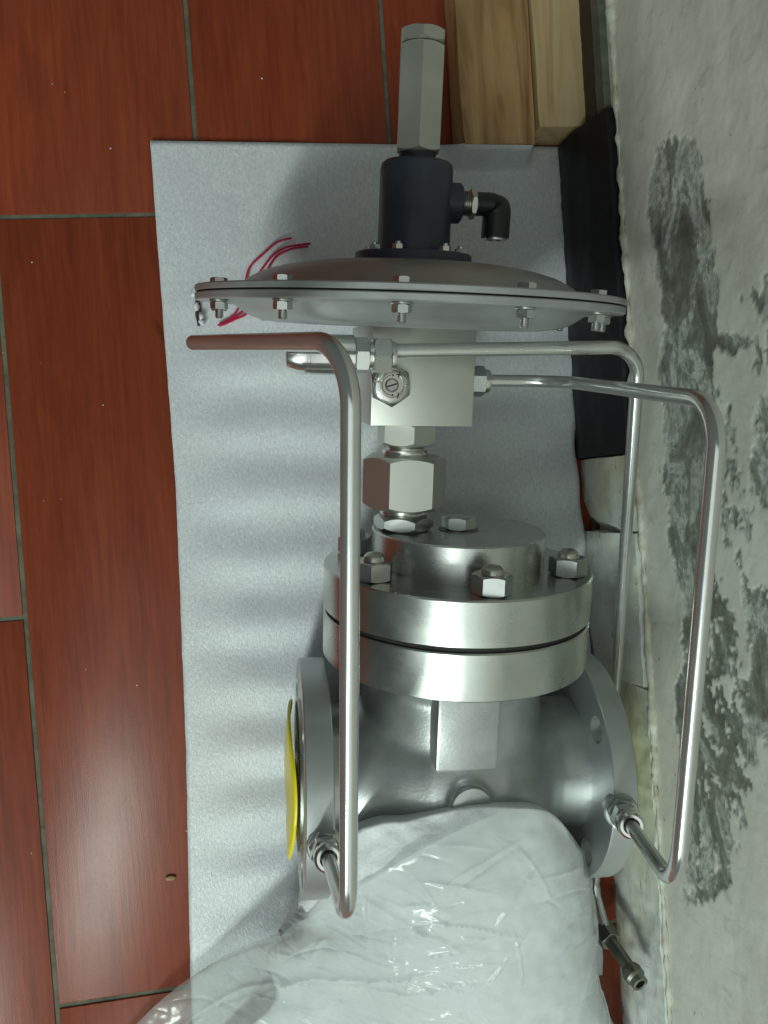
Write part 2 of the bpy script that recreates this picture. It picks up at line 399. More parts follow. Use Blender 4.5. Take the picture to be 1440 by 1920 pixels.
def skirt(name, y0, y1, prof, mat, amp, seedv, round_end=False):
    """a piece of skirting: profile (x,z) swept along the wall, roughened, closed at both ends"""
    bm = bmesh.new(); n = max(8, int((y1-y0)/.003)); rows = []
    dense = []
    for (xa, za), (xb, zb) in zip(prof, prof[1:]):
        k = max(1, int(math.hypot(xb-xa, zb-za)/.004))
        dense += [(xa+(xb-xa)*i/k, za+(zb-za)*i/k) for i in range(k)]
    dense.append(prof[-1])
    for i in range(n+1):
        y = y0+(y1-y0)*i/n; row = []
        e = 0
        if round_end:
            t = max(0, 1-(y-y0)/.036); e = .020*(1-math.sqrt(max(0, 1-t*t)))
        for (x, z) in dense:
            q = amp*fb(y*1.0+seedv, z+x, 55, 4)
            xx = min(x+q+e*max(0, 1-z/.062), WX+.012)
            row.append(bm.verts.new((xx, y+(amp*.6*fb(z+seedv, x, 60) if i in (0, n) else 0), z)))
        rows.append(row)
    for a_, b_ in zip(rows, rows[1:]):
        for k in range(len(a_)-1): bm.faces.new((a_[k], a_[k+1], b_[k+1], b_[k]))
        bm.faces.new((a_[-1], a_[0], b_[0], b_[-1]))
    bm.faces.new(rows[0]); bm.faces.new(rows[-1])
    return bm_obj(name, bm, mat, wall, 50)
pf = lambda x0, x1, h: [(WX+.010, -.001), (x0, -.001), (x0-.001, h*.25), (x0+(x1-x0)*.35, h*.7), (x1, h), (x1+.004, h+.001), (WX+.010, h)]
o = skirt('skirting_piece', .016, .2700, pf(.2500, .2615, .071), 'black_strip', .0008, 1.0); o['label'] = 'black painted skirting piece'
o = skirt('skirting_piece', -.0425, .0145, pf(.2545, .2625, .072), 'skirt', .0009, 2.0, True); o['label'] = 'white skirting piece with a rounded broken corner'
skirt('skirting_piece', -.1600, -.0445, pf(.2535, .2635, .072), 'skirt', .0012, 3.0)
o = skirt('skirting_piece', -.9000, -.1620, pf(.2625, .2650, .073), 'skirt', .0016, 4.0); o['label'] = 'long white skirting piece with hairline cracks'
o = skirt('skirting_piece', .2720, .9000, [(WX+.01, -.001), (.262, -.001), (.262, .052), (.264, .0525), (WX+.01, .0525)], 'brown_strip', .0006, 5.0); o['label'] = 'dark brown skirting piece'
o = skirt('skirting_strip', .2725, .9000, [(WX+.01, .0530), (.2625, .0530), (.2625, .0655), (.264, .066), (WX+.01, .066)], 'grout', .0004, 6.0); o['label'] = 'thin grey strip above the brown skirting'
bm = bmesh.new(); path = []
yy = -.9
while yy < .9:
    path.append((WX-.0012+.0008*fb(yy, 2, 30), yy, .0765+.0012*fb(yy, 7, 25))); yy += .003
sweep(bm, path, lambda t: max(.0006, .0022+.0022*fb(t*1.8, 9, 55, 5)), 12)
bm_obj('caulk_bead', bm, 'caulk', wall, 60)

# ------------------------------------------------------------------ timber battens at the top
def batten(name, x0, x1, y0, y1, z0, z1, mat, label, seedv):
    bm = bmesh.new(); nX, nY = 6, 60
    sec = []
    for (a0, b0), (a1_, b1_) in (((x0, z0), (x1, z0)), ((x1, z0), (x1, z1)), ((x1, z1), (x0, z1)), ((x0, z1), (x0, z0))):
        for i in range(5): sec.append((a0+(a1_-a0)*i/5, b0+(b1_-b0)*i/5))
    rows = []
    cx, cz = (x0+x1)/2, (z0+z1)/2
    for j in range(nY+1):
        y = y0+(y1-y0)*j/nY; row = []
        sh = .96 if j in (0, nY) else 1
        for i, (x, z) in enumerate(sec):
            c_ = .955 if i % 5 == 0 else 1
            q = .00045*fb(y*.3+seedv, x+z, 60)
            row.append(bm.verts.new((cx+(x-cx)*c_*sh+q, y, cz+(z-cz)*c_*sh+(q if z > z0+.001 else 0))))
        rows.append(row)
    n = len(sec)
    for a_, b_ in zip(rows, rows[1:]):
        for k in range(n): bm.faces.new((a_[k], a_[(k+1) % n], b_[(k+1) % n], b_[k]))
    bm.faces.new(rows[0]); bm.faces.new(rows[-1])
    return tag(bm_obj(name, bm, mat, None, 40), label, 'timber', 'timber battens lying beside each other at the wall')
batten('timber_batten', .1615, .2215, .2615, .95, .0002, .034, 'pine', 'knotty tan timber batten, the wider one just right of the hexagonal rod', 1)
batten('timber_batten', .2228, .2690*.985, .2745, .95, .0002, .034, 'pine_light', 'paler timber batten nearer the wall, its cut end facing the foam sheet', 2)

# ------------------------------------------------------------------ foam mat on the floor
def mat_edges(y):
    l = np.interp(y, [-.42, -.3656, -.189, .0, .0195, .184, .2782], [-.093, -.0912, -.0816, -.0750, -.0745, -.0745, -.0743])
    r = np.interp(y, [-.42, -.2, -.065, -.01, .03, .14, .2715], [.245, .250, .2530, .2500, .2490, .2560, .2585])
    return l, r
bm = bmesh.new(); nX, nY = 84, 180; rows = []
for j in range(nY+1):
    row = []
    for i in range(nX+1):
        u = i/nX; yt = .2782+(.2715-.2782)*u
        y = -.42+(yt+.42)*j/nY
        l, r = mat_edges(y); x = l+(r-l)*u
        x += (.0003*fb(y, 1, 60) if i in (0, nX) else 0)
        amp = .0017*min(1, max(0, (.20-y)/.08))*min(1, u*6)
        z = .0042+amp*(1.0*sin(y*2*pi/.050+1.1+x*3+.8*fb(y, x, 3))+.35*fb(x*.3, y, 16))
        if x > .150 and x < .226 and y > .235:       # pushed up against the end of the timber batten
            k = min(1, (x-.150)/.012, (.226-x)/.006); t = max(0, (y-.252)/.020)
            z += k*.026*t**1.3; y = y-k*.0115*t
        z = max(z, .0022)
        row.append(bm.verts.new((x, y, z)))
    rows.append(row)
for a_, b_ in zip(rows, rows[1:]):
    for k in range(nX): bm.faces.new((a_[k], a_[k+1], b_[k+1], b_[k]))
mat = bm_obj('foam_mat', bm, 'mat', None, 180)
tag(mat, 'thin rippled white foam sheet laid on the red tiles under the steel valve', 'foam sheet')
md = mat.modifiers.new('t', 'SOLIDIFY'); md.thickness = .0016; md.offset = -1
# torn hole beside the diaphragm rim: ragged shreds
for q in range(9):
    bm = bmesh.new(); cx, cy = -.0475+random.uniform(-.0025, .006), .150+random.uniform(-.012, .016)
    pts = [bm.verts.new((cx+random.uniform(.001, .004)*cos(a_), cy+random.uniform(.001, .004)*sin(a_), .0055+random.uniform(0, .006))) for a_ in [k*pi/3 for k in range(6)]]
    bm.faces.new(pts); o = bm_obj('torn_shred', bm, 'foam', mat, 180)
    s_ = o.modifiers.new('t', 'SOLIDIFY'); s_.thickness = .0012
bm = bmesh.new()
pts = [bm.verts.new((-.0475+.0022*cos(a_)*(1+.6*fb(a_, 1, 3)), .147+.013*sin(a_)*(1+.4*fb(a_, 4, 3)), .0068)) for a_ in np.linspace(0, 2*pi, 18)[:-1]]
bm.faces.new(pts); bm_obj('torn_slit', bm, 'brown_strip', mat, 180)

# ------------------------------------------------------------------ the valve (one thing, built in its own frame)
valve = bpy.data.objects.new('pressure_valve', None); C.objects.link(valve)
valve.empty_display_size = .05
valve.matrix_world = Matrix(((.9974, .0718, .0037, .108), (-.0702, .9840, -.1640, -.1979), (-.0154, .1633, .9865, .0815), (0, 0, 0, 1)))
VI = valve.matrix_world.inverted()
tag(valve, 'large stainless steel valve with round disc and bent tubes, lying on the foam sheet', 'valve')
YM = lambda x=0, y=0, z=0, roll=0: frame((x, y, z), (0, 1, 0), roll)     # lathe along the stem (+Y)
XM = lambda x=0, y=0, z=0, roll=0: frame((x, y, z), (1, 0, 0), roll)     # lathe along the pipe (+X)
def yroll(az):   # roll so that a flat faces azimuth az (from +Z towards +X)
    # in frame(+Y): local x = world X, local y = y cross x
    return R(az)-pi/2 if False else R(90-az)*-1

def V(name, bm, mat, smooth=32, parent=None): return bm_obj(name, bm, mat, parent or valve, smooth)

# --- cast body: globe, ends, neck, fused by voxel remesh
RB = .0787
bm = bmesh.new()
lathe(bm, [(0, -.092), (.0465, -.092), (.0460, -.080), (.0460, -.072), (.050, -.062), (.060, -.045), (.0700, -.025), (.0730, 0), (.0700, .022), (.060, .042), (.049, .060), (.0455, .070), (.0455, .080), (.0465, .092), (0, .092)], XM(), 64)
lathe(bm, [(0, 0), (.066, 0), (.062, .045), (.060, .070), (.066, .082), (.070, .088), (0, .088)], YM(), 64)
lathe(bm, [(0, 0), (.0142, 0), (.0142, .0735), (0, .0735)], frame((-.003, .009, 0), (0, .05, 1)), 40)
body = V('body', bm, 'cast', 180)
md = body.modifiers.new('r', 'REMESH'); md.mode = 'VOXEL'; md.voxel_size = .0017; md.use_smooth_shade = True
md = body.modifiers.new('s', 'CORRECTIVE_SMOOTH'); md.iterations = 10; md.use_only_smooth = True
apply_mods(body)
bm = bmesh.new(); box(bm, -.0265, .0125, .036, .0868, .03, .0735, bev=.0022); V('name_pad', bm, 'cast', 40)
bm = bmesh.new(); lathe(bm, [(0, .068), (.0128, .068), (.0128, .0745), (.0122, .0752), (0, .0752)], frame((-.003, .009, 0), (0, .05, 1)), 40); V('boss_plug', bm, 'cast')

# --- end flanges with bolt holes
def end_flange(x0, x1, outer):
    bm = bmesh.new(); c_ = .0007
    lathe(bm, [(0, x0), (RB-c_, x0), (RB, x0+c_), (RB, x1-c_), (RB-c_, x1), (0, x1)], XM(), 128)
    s = -1 if outer == x0 else 1
    o = V('end_flange', bm, 'flange', 32)
    cut = bmesh.new()
    for k in range(4):
        a_ = R(45+90*k); lathe(cut, [(0, x0-.01), (.0090, x0-.01), (.0090, x1+.01), (0, x1+.01)], frame((0, .0632*sin(a_), .0632*cos(a_)), (1, 0, 0)), 28)
    lathe(cut, [(0, outer-.030 if s > 0 else outer-.01), (.026, outer-.03 if s > 0 else outer-.01), (.026, outer+.01 if s > 0 else outer+.03), (0, outer+.01 if s > 0 else outer+.03)], XM(), 48)
    co = bm_obj('cut', cut, None, valve, None)
    md = o.modifiers.new('b', 'BOOLEAN'); md.object = co; md.operation = 'DIFFERENCE'; md.solver = 'EXACT'
    apply_mods(o); bpy.data.objects.remove(co)
    o.data.polygons.foreach_set('use_smooth', [True]*len(o.data.polygons)); o.data.set_sharp_from_angle(angle=R(32))
    bm = bmesh.new()   # raised sealing face
    lathe(bm, [(.026, outer), (.026, outer+s*.0020), (.049, outer+s*.0020), (.050, outer+s*.0015), (.050, outer), (.026, outer)], XM(), 96)
    f = V('raised_face', bm, 'turned', 32, o)
    return o
fl = end_flange(-.1048, -.0874, -.1048)
fr = end_flange(.0886, .1049, .1049)

# --- bonnet flanges, gasket, hat
RF = .0897; Y1, Y2, Y3, YH, RH = .1488, .1186, .0875, .1725, .0579
def disc_prof(r, a_, b_, c_=.0009): return [(0, a_), (r-c_, a_), (r, a_+c_), (r, b_-c_), (r-c_, b_), (0, b_)]
bm = bmesh.new(); lathe(bm, disc_prof(RF-.0002, Y3, Y2-.0014), YM(), 160); V('body_flange', bm, 'turned')
bm = bmesh.new(); lathe(bm, disc_prof(RF-.0022, Y2-.0018, Y2+.0016, .0001), YM(), 128); V('gasket', bm, 'gasket')
bm = bmesh.new(); lathe(bm, disc_prof(RF, Y2+.0012, Y1, .0011), YM(), 160); V('bonnet_flange', bm, 'turned')
bm = bmesh.new(); lathe(bm, [(0, Y1-.001), (RH, Y1-.001), (RH, YH-.001), (RH-.001, YH), (0, YH)], YM(), 128); V('bonnet_hat', bm, 'turned')
# --- six studs with nuts
def make_stud():
    bm = bmesh.new(); lathe(bm, [(0, -.040), (.0068, -.040), (.0068, .0125), (.0062, .0148), (.0045, .0163), (.002, .0170), (0, .0172)], YM(), 36)
    o = V('stud', bm, 'thread')
    bm = bmesh.new(); hexn(bm, .0215, 0, .0118, YM(roll=0), hole=.0067); n_ = V('nut', bm, 'nut', 24, o)
    return o
stud0 = make_stud()
flat_az = {2: -11, 62: 33, -58: 15, -118: 5, 122: 0, 182: 20}
for i, (az, fa) in enumerate(flat_az.items()):
    if i == 0: o = stud0
    else:
        o = stud0.copy(); C.objects.link(o); o.parent = valve
        for ch in stud0.children:
            c_ = ch.copy(); C.objects.link(c_); c_.parent = o
    o.location = (.0735*sin(R(az)), Y1, .0735*cos(R(az)))
    o.rotation_euler = (0, R(fa-90), 0)
# --- plug on the hat
def hexy(name, x, z, y0, y1, af, fa, mat, both=True, hole=0.0, parent=None, k=.55):
    bm = bmesh.new(); hexn(bm, af, y0, y1, Matrix.Translation((x, 0, z)) @ Matrix.Rotation(R(fa-90), 4, 'Y') @ YM(), both=both, hole=hole, k=k)
    return V(name, bm, mat, 24, parent)
bm = bmesh.new(); cyl(bm, .0135, YH-.0002, YH+.0006, YM(-.0009, 0, .004), 40, .0002); V('plug_recess_ring', bm, 'olive')  # dark-coloured disc stands in for the shaded recess around the plug
hexy('plug', -.0009, .004, YH+.0006, YH+.0092, .0195, -20, 'nut')

# --- pilot: lower hex, union, upper hex
PX = -.0376
hexy('lower_hex', PX, 0, YH, .1822, .0345, -18, 'nut', k=.8)
bm = bmesh.new(); lathe(bm, [(.010, .181), (.0150, .181), (.0158, .1835), (.0150, .1862), (.0142, .188), (.010, .188)], YM(PX), 64); V('union_tail', bm, 'polished')
hexy('union_nut', PX, 0, .1870, .2212, .0478, 0, 'block', k=.6)
bm = bmesh.new(); lathe(bm, [(.008, .2205), (.0150, .2205), (.0153, .2222), (.0153, .2240), (.0145, .2252), (.0122, .2256), (.0122, .2262), (.0128, .2270), (.0120, .2282), (.008, .2290)], YM(PX), 64); V('union_collar', bm, 'polished')
hexy('upper_hex', PX, 0, .2280, .2428, .0335, -25, 'block', k=.7)

# --- pilot block, turned a few degrees about the stem
BY = Matrix.Translation((-.0362, 0, 0)) @ Matrix.Rotation(R(4), 4, 'Y')
bm = bmesh.new(); box(bm, -.0320, .0320, .2425, .3026, -.033, .033, BY, bev=.0005); V('pilot_block', bm, 'block', 30)
# adjusting knob with slotted screw, plus and minus marks
KB = BY @ Matrix.Translation((-.0210, .2668, .033)) @ Matrix.Rotation(R(5), 4, 'Z')
bm = bmesh.new(); hexn(bm, .0228, 0, .0042, KB, k=.9); knob = V('adjusting_knob', bm, 'nut', 24)
bm = bmesh.new(); lathe(bm, [(.0106, .0036), (.0106, .0048), (.0102, .0052), (.0074, .0056), (.0070, .0053), (.0067, .0056), (.0042, .0056), (.0038, .0052), (.0038, .0048)], KB, 64); V('knob_face', bm, 'polished', 40, knob)
bm = bmesh.new()
lathe(bm, [(0, .0049), (.0035, .0049), (.0035, .0058), (.0032, .0061), (0, .0061)], KB, 36)
V('slotted_screw', bm, 'nut', 30, knob)
bm = bmesh.new()
box(bm, -.0033, .0033, -.00045, .00045, .0060, .00625, KB @ Matrix.Rotation(R(12), 4, 'Z'), 0); V('screw_slot', bm, 'ink', 30, knob)
bm = bmesh.new()
def stroke(x, y, l, wd, ang): box(bm, -l/2, l/2, -wd/2, wd/2, .0055, .00585, KB @ Matrix.Translation((x, y, 0)) @ Matrix.Rotation(R(ang), 4, 'Z'), 0)
stroke(.0048, .0058, .0036, .0006, 65); stroke(.0048, .0058, .0032, .0006, -12)
V('plus_mark', bm, 'ink', 30, knob)
bm = bmesh.new(); stroke(.0034, -.0062, .0034, .0006, 78); V('minus_mark', bm, 'ink', 30, knob)
bm = bmesh.new()
for k in range(10):
    a_ = R(100+k*17); stroke(.0058*cos(a_), .0058*sin(a_), .0019, .0003, math.degrees(a_)+90)
for a_, s in ((R(82), -1), (R(272), 1)):
    for q in range(3): stroke(.0058*cos(a_)+s*-.0003*q, .0058*sin(a_), .0014-.0004*q, .0004, 90)
V('arrow_mark', bm, 'ink', 30, knob)

# --- actuator: two shells, neck, hex rod
ACT0 = set(valve.children)
DX, DZ, RD, YD = -.0383, -.0010, .1316, .3198
bm = bmesh.new(); lathe(bm, [(0, .3195), (.1306, .3190), (.1312, .3190), (RD, .3195), (RD, .3218), (.1310, .3225), (.111, .3225), (.1080, .3232), (.1040, .3255), (.0990, .3290), (.0910, .3330), (.0800, .3362), (.0650, .3388), (.0480, .3402), (0, .3405)], YM(DX, 0, DZ), 180); V('upper_shell', bm, 'shell', 30)
bm = bmesh.new(); lathe(bm, disc_prof(.1298, .3178, .3193, .0001), YM(DX, 0, DZ), 128); V('diaphragm', bm, 'gasket')
bm = bmesh.new(); lathe(bm, [(0, .3170), (.1306, .3180), (.1312, .3180), (RD, .3175), (RD, .3147), (.1310, .3140), (.113, .3140), (.1090, .3128), (.1050, .3098), (.1000, .3066), (.0930, .3042), (.0820, .3028), (.0600, .3022), (0, .3022)], YM(DX, 0, DZ), 180); V('lower_shell', bm, 'shell', 30)
# rim bolts
def make_bolt():
    bm = bmesh.new(); hexn(bm, .0084, .3200, .3232, YM()); cyl(bm, .0022, .3014, .3201, YM(), 24, .0004)
    for q in range(6): lathe(bm, [(.0021, .3018+q*.0007), (.0024, .30215+q*.0007), (.0021, .3025+q*.0007)], YM(), 20)
    o = V('rim_bolt', bm, 'nut', 24)
    bm = bmesh.new(); cyl(bm, .0053, .3103, .3114, YM(), 28, .0002); V('washer', bm, 'nut', 24, o)
    bm = bmesh.new(); hexn(bm, .0086, .3060, .3103, YM()); V('nut', bm, 'nut', 24, o)
    return o
b0 = make_bolt()
for k in range(12):
    az = -12+30*k
    if k == 0: o = b0
    else:
        o = b0.copy(); C.objects.link(o); o.parent = valve
        for ch in b0.children:
            c_ = ch.copy(); C.objects.link(c_); c_.parent = o
    o.location = (DX+.1215*sin(R(az)), .0025, DZ+.1215*cos(R(az)))
    o.rotation_euler = (0, R(random.choice((-90, -75, -63, -82))+random.uniform(-8, 8)), 0)
# neck
NX = -.0370
bm = bmesh.new(); lathe(bm, [(0, .3395), (.0355, .3395), (.0362, .3402), (.0362, .3460), (.0355, .3468), (.0215, .3470), (0, .3470)], YM(NX), 96); nf = V('neck_flange', bm, 'neck_flange')
for az in (-62, -28, 28, 62, 118, -118):
    bm = bmesh.new(); hexn(bm, .0062, .3468, .3500, Matrix.Translation((NX+.0300*sin(R(az)), 0, .0300*cos(R(az)))) @ Matrix.Rotation(R(az), 4, 'Y') @ YM())
    cyl(bm, .0017, .3495, .3515, Matrix.Translation((NX+.0300*sin(R(az)), 0, .0300*cos(R(az)))) @ YM(), 16, .0003)
    V('flange_screw', bm, 'nut', 24, nf)
bm = bmesh.new(); lathe(bm, [(0, .3468), (.0224, .3468), (.0222, .3950), (.0215, .3982), (.0195, .3998), (.0170, .4003), (0, .4003)], YM(NX), 96)
neck = V('neck', bm, 'neck')
bm = bmesh.new(); lathe(bm, [(0, .012), (.0118, .012), (.0118, .0272), (.0110, .0283), (0, .0283)], XM(NX, .3780, 0), 48); V('side_boss', bm, 'neck', 32, neck)
bm = bmesh.new()
lathe(bm, [(0, .0283)]+[(.0068+.0006*(q % 2), .0283+q*.0006) for q in range(10)]+[(0, .0343)], XM(NX, .3782, 0), 36); V('fitting_thread', bm, 'thread')
bm = bmesh.new(); hexn(bm, .0158, .0338, .0376, XM(NX, .3782, 0, R(12))); V('fitting_hex', bm, 'thread', 24)
# push-in elbow
bm = bmesh.new()
sweep(bm, bent_path([(.0002, .3784, 0), (.0150, .3788, 0), (.0147, .3590, 0)], .0052, 10), lambda t: .0070+.0018*min(1, max(0, (t-.3)/.25)), 32)
V('elbow_fitting', bm, 'blackplastic', 40)
bm = bmesh.new(); lathe(bm, [(.0042, 0), (.0068, 0), (.0070, .0008), (.0068, .002), (.0042, .002), (.0042, 0)], frame((.0147, .3577, 0), (0, 1, 0)), 32); V('release_ring', bm, 'nut')
# hex rod
bm = bmesh.new(); cyl(bm, .0112, .3998, .4060, YM(NX), 36); V('rod_collar', bm, 'blackplastic')
rod = hexy('hex_rod', NX+.0002, 0, .4050, .4635, .0252, 22, 'hexrod', k=.6)
hexy('rod_cap', NX+.0001, 0, .4640, .4715, .0250, 22, 'hexrod', k=.6, parent=rod)

# the actuator leans a touch towards the viewer
LEAN = Matrix.Translation((DX, .3185, 0)) @ Matrix.Rotation(R(3.0), 4, 'X') @ Matrix.Translation((-DX, -.3185, 0))
for o in set(valve.children)-ACT0:
    o.matrix_basis = LEAN @ Matrix.LocRotScale(o.location, o.rotation_euler, None)
# --- impulse tubes and their fittings
TR = .0040
def fitting(base, direction, name='compression_fitting', base_r=.0098, mats=('nut', 'polished')):
    d = Vector(direction).normalized(); m0 = frame(base, d, R(20))
    bm = bmesh.new(); cyl(bm, .0108, -.006, .0030, m0, 36, .0008); o = V('flange_boss', bm, 'flange')
    bm = bmesh.new(); hexn(bm, .0172, .0030, .0100, m0); f = V(name, bm, 'nut', 24)
    bm = bmesh.new(); lathe(bm, [(0, .0098), (.0068, .0098), (.0068, .0125), (0, .0125)], m0, 32); V('fitting_neck', bm, 'polished', 32, f)
    bm = bmesh.new(); hexn(bm, .0166, .0122, .0225, m0 @ Matrix.Rotation(R(18), 4, 'Z')); V('fitting_nut', bm, 'nut', 24, f)
    bm = bmesh.new(); lathe(bm, [(.0042, .0222), (.0082, .0222), (.0084, .0240), (.0080, .0275), (.0066, .0290), (.0050, .0290), (.0044, .0270), (.0044, .0240)], m0, 40); V('fitting_ferrule', bm, 'polished', 32, f)
    return o
A0 = Vector((-.0938, -.0030, .0787)); A1 = Vector((-.0925, .0350, .1930)); A2 = Vector((-.0975, .2850, .2050))
fitting(A0, A1-A0)
bm = bmesh.new()
sweep(bm, bent_path([A0+(A1-A0).normalized()*.022, A1, A2, (-.1655, .2868, .0680), (-.1680, .2880, .0300)], [.027, .024, .0120], 18), TR, 28)
V('tube', bm, 'tube', 60)
C0 = Vector((.0930, .0065, .0785)); C1 = Vector((.0655, .0345, .1900)); C2 = Vector((.0617, .2660, .1900)); C3 = Vector((.0670, .2715, 0)); C4 = Vector((-.004, .2702, 0))
fitting(C0, C1-C0)
bm = bmesh.new(); sweep(bm, bent_path([C0+(C1-C0).normalized()*.022, C1, C2, C3, C4], [.030, .022, .030], 18), TR, 28); V('tube', bm, 'tube', 60)
B0 = Vector((-.075, .2852, .060)); B1 = Vector((.0910, .2930, .055)); B2 = Vector((.1378, .0400, -.030)); B3 = Vector((.1400, -.140, -.042))
NUTW = Vector((.2405, -.3705, .030)); ENDW = Vector((.2478, -.3860, .0700))
NL = VI @ NUTW; EL = VI @ ENDW
bm = bmesh.new(); sweep(bm, bent_path([B0, B1, B2, B3, NL], [.022, .10, .02], 18), TR, 28); V('tube', bm, 'tube', 60)
# filter cartridge with two nuts on the upper tube
FB = frame((-.1170, .2826, .0605), (1, .012, -.004), R(0))
bm = bmesh.new(); lathe(bm, [(0, 0), (.0070, 0), (.0078, .0004), (.0110, .0078), (.0110, .0110), (.0107, .0113), (.0107, .0125), (.0110, .0128), (.0110, .0370), (.0095, .0380), (0, .0380)], FB, 56); filt = V('filter_cartridge', bm, 'polished', 30)
bm = bmesh.new(); hexn(bm, .0178, .0375, .0455, FB @ Matrix.Rotation(R(20), 4, 'Z')); V('filter_nut', bm, 'nut', 24, filt)
bm = bmesh.new(); cyl(bm, .0075, .0450, .0480, FB, 36); V('filter_tail', bm, 'polished', 30, filt)
bm = bmesh.new(); hexn(bm, .0182, .0475, .0580, FB @ Matrix.Rotation(R(34), 4, 'Z'), k=.8); V('tube_nut', bm, 'nut', 24)
bm = bmesh.new(); lathe(bm, [(.0041, .0575), (.0078, .0575), (.0080, .0590), (.0076, .0606), (.0041, .0606)], FB, 36); V('tube_ferrule', bm, 'polished')
# nut where the right tube enters the block
FC = frame((-.0045, .2700, 0), (1, .002, 0), R(10))
bm = bmesh.new(); hexn(bm, .0175, 0, .0172, FC); V('tube_nut', bm, 'nut', 24)
bm = bmesh.new(); lathe(bm, [(.0041, .0165), (.0078, .0165), (.0080, .0180), (.0074, .0205), (.0041, .0210)], FC, 36); V('tube_ferrule', bm, 'polished')
# nut, nipple and open end at the foot of the back tube
d = (EL-NL).normalized(); FE = frame(NL-d*.008, d, R(15))
L = (EL-NL).length+.008
bm = bmesh.new(); hexn(bm, .0160, 0, .0135, FE); V('tube_nut', bm, 'olive', 24)
bm = bmesh.new(); cyl(bm, .0052, .0130, L-.009, FE, 32); nip = V('nipple', bm, 'olive')
bm = bmesh.new(); lathe(bm, [(.0030, L-.014), (.0068, L-.014), (.0080, L-.011), (.0080, L-.006), (.0064, L-.004), (.0064, L), (.0050, L+.0006), (.0038, L), (.0034, L-.010), (.0030, L-.014)], FE, 36); V('nipple_end', bm, 'olive', 32, nip)
bm = bmesh.new(); cyl(bm, .0036, L-.013, L-.010, FE, 24); V('nipple_bore', bm, 'gasket', 32, nip)

# --- yellow plastic cover pressed on the open end
bm = bmesh.new(); rings = []
segs = 96
prof = [(0.0, -.0010), (.016, -.0014), (.030, -.0016), (.040, -.0010), (.046, -.0004), (.0512, .0000), (.0522, .0008), (.0522, .0022), (.0508, .0022)]
for r, t in prof:
    rings.append([bm.verts.new(VI.inverted() @ Vector((-.1092-.0030+t+(.0016*sin(3*a_+1)*(r/.052)**2), r*sin(a_)-.0020, r*cos(a_)))) for a_ in [2*pi*k/segs for k in range(segs)]])
for a_, b_ in zip(rings, rings[1:]):
    for k in range(segs): bm.faces.new((a_[k], a_[(k+1) % segs], b_[(k+1) % segs], b_[k]))
bmesh.ops.remove_doubles(bm, verts=bm.verts, dist=1e-6)
cap = bm_obj('flange_cap', bm, 'yellow', None, 50)
tag(cap, 'round yellow plastic cap covering the left end flange of the steel valve', 'cap')

# ------------------------------------------------------------------ red strings under the disc
sroot = bpy.data.objects.new('red_strings', None); C.objects.link(sroot); sroot.location = (-.01, .16, .005)
tag(sroot, 'bunch of thin red strings lying on the foam sheet behind the disc rim', 'string')
def cr(P, n=10):
    P = [Vector(p) for p in P]; P = [P[0]*2-P[1]]+P+[P[-1]*2-P[-2]]; out = []
    for i in range(1, len(P)-2):
        for k in range(n):
            t = k/n; a_, b_, c_, d_ = P[i-1:i+3]
            out.append(.5*((2*b_)+(c_-a_)*t+(2*a_-5*b_+4*c_-d_)*t*t+(3*b_-a_-3*c_+d_)*t**3))
    return out+[P[-2]]
SP = [[(-.0338, .1358), (-.0268, .1395), (-.0215, .1428), (-.0165, .1498), (-.0145, .1570), (-.0100, .1700), (-.0060, .1800), (.0052, .1900), (.0162, .1985), (.0275, .2014)],
      [(-.0322, .1352), (-.0240, .1395), (-.0160, .1440), (-.0115, .1500), (-.0095, .1565), (-.0040, .1680), (.0040, .1790), (.0125, .1885), (.0235, .1942), (.0418, .1966)],
      [(-.0300, .1357), (-.0215, .1392), (-.0120, .1432), (-.0070, .1492), (-.0050, .1550), (.0010, .1660), (.0068, .1765), (.0150, .1870), (.0265, .1925), (.0398, .1942)]]
for k, sp in enumerate(SP):
    bm = bmesh.new(); sweep(bm, [Vector((x-sroot.location.x, y-sroot.location.y, .0072+.0006*k+.0006*fb(x, y, 60)-sroot.location.z)) for x, y, _ in [(*p, 0) for p in sp] for x, y in [(x, y)]] if False else cr([(x-sroot.location.x, y-sroot.location.y, .0072+.0007*k-sroot.location.z) for x, y in sp]), .00085, 10)
    bm_obj('strand', bm, 'string', sroot, 60)

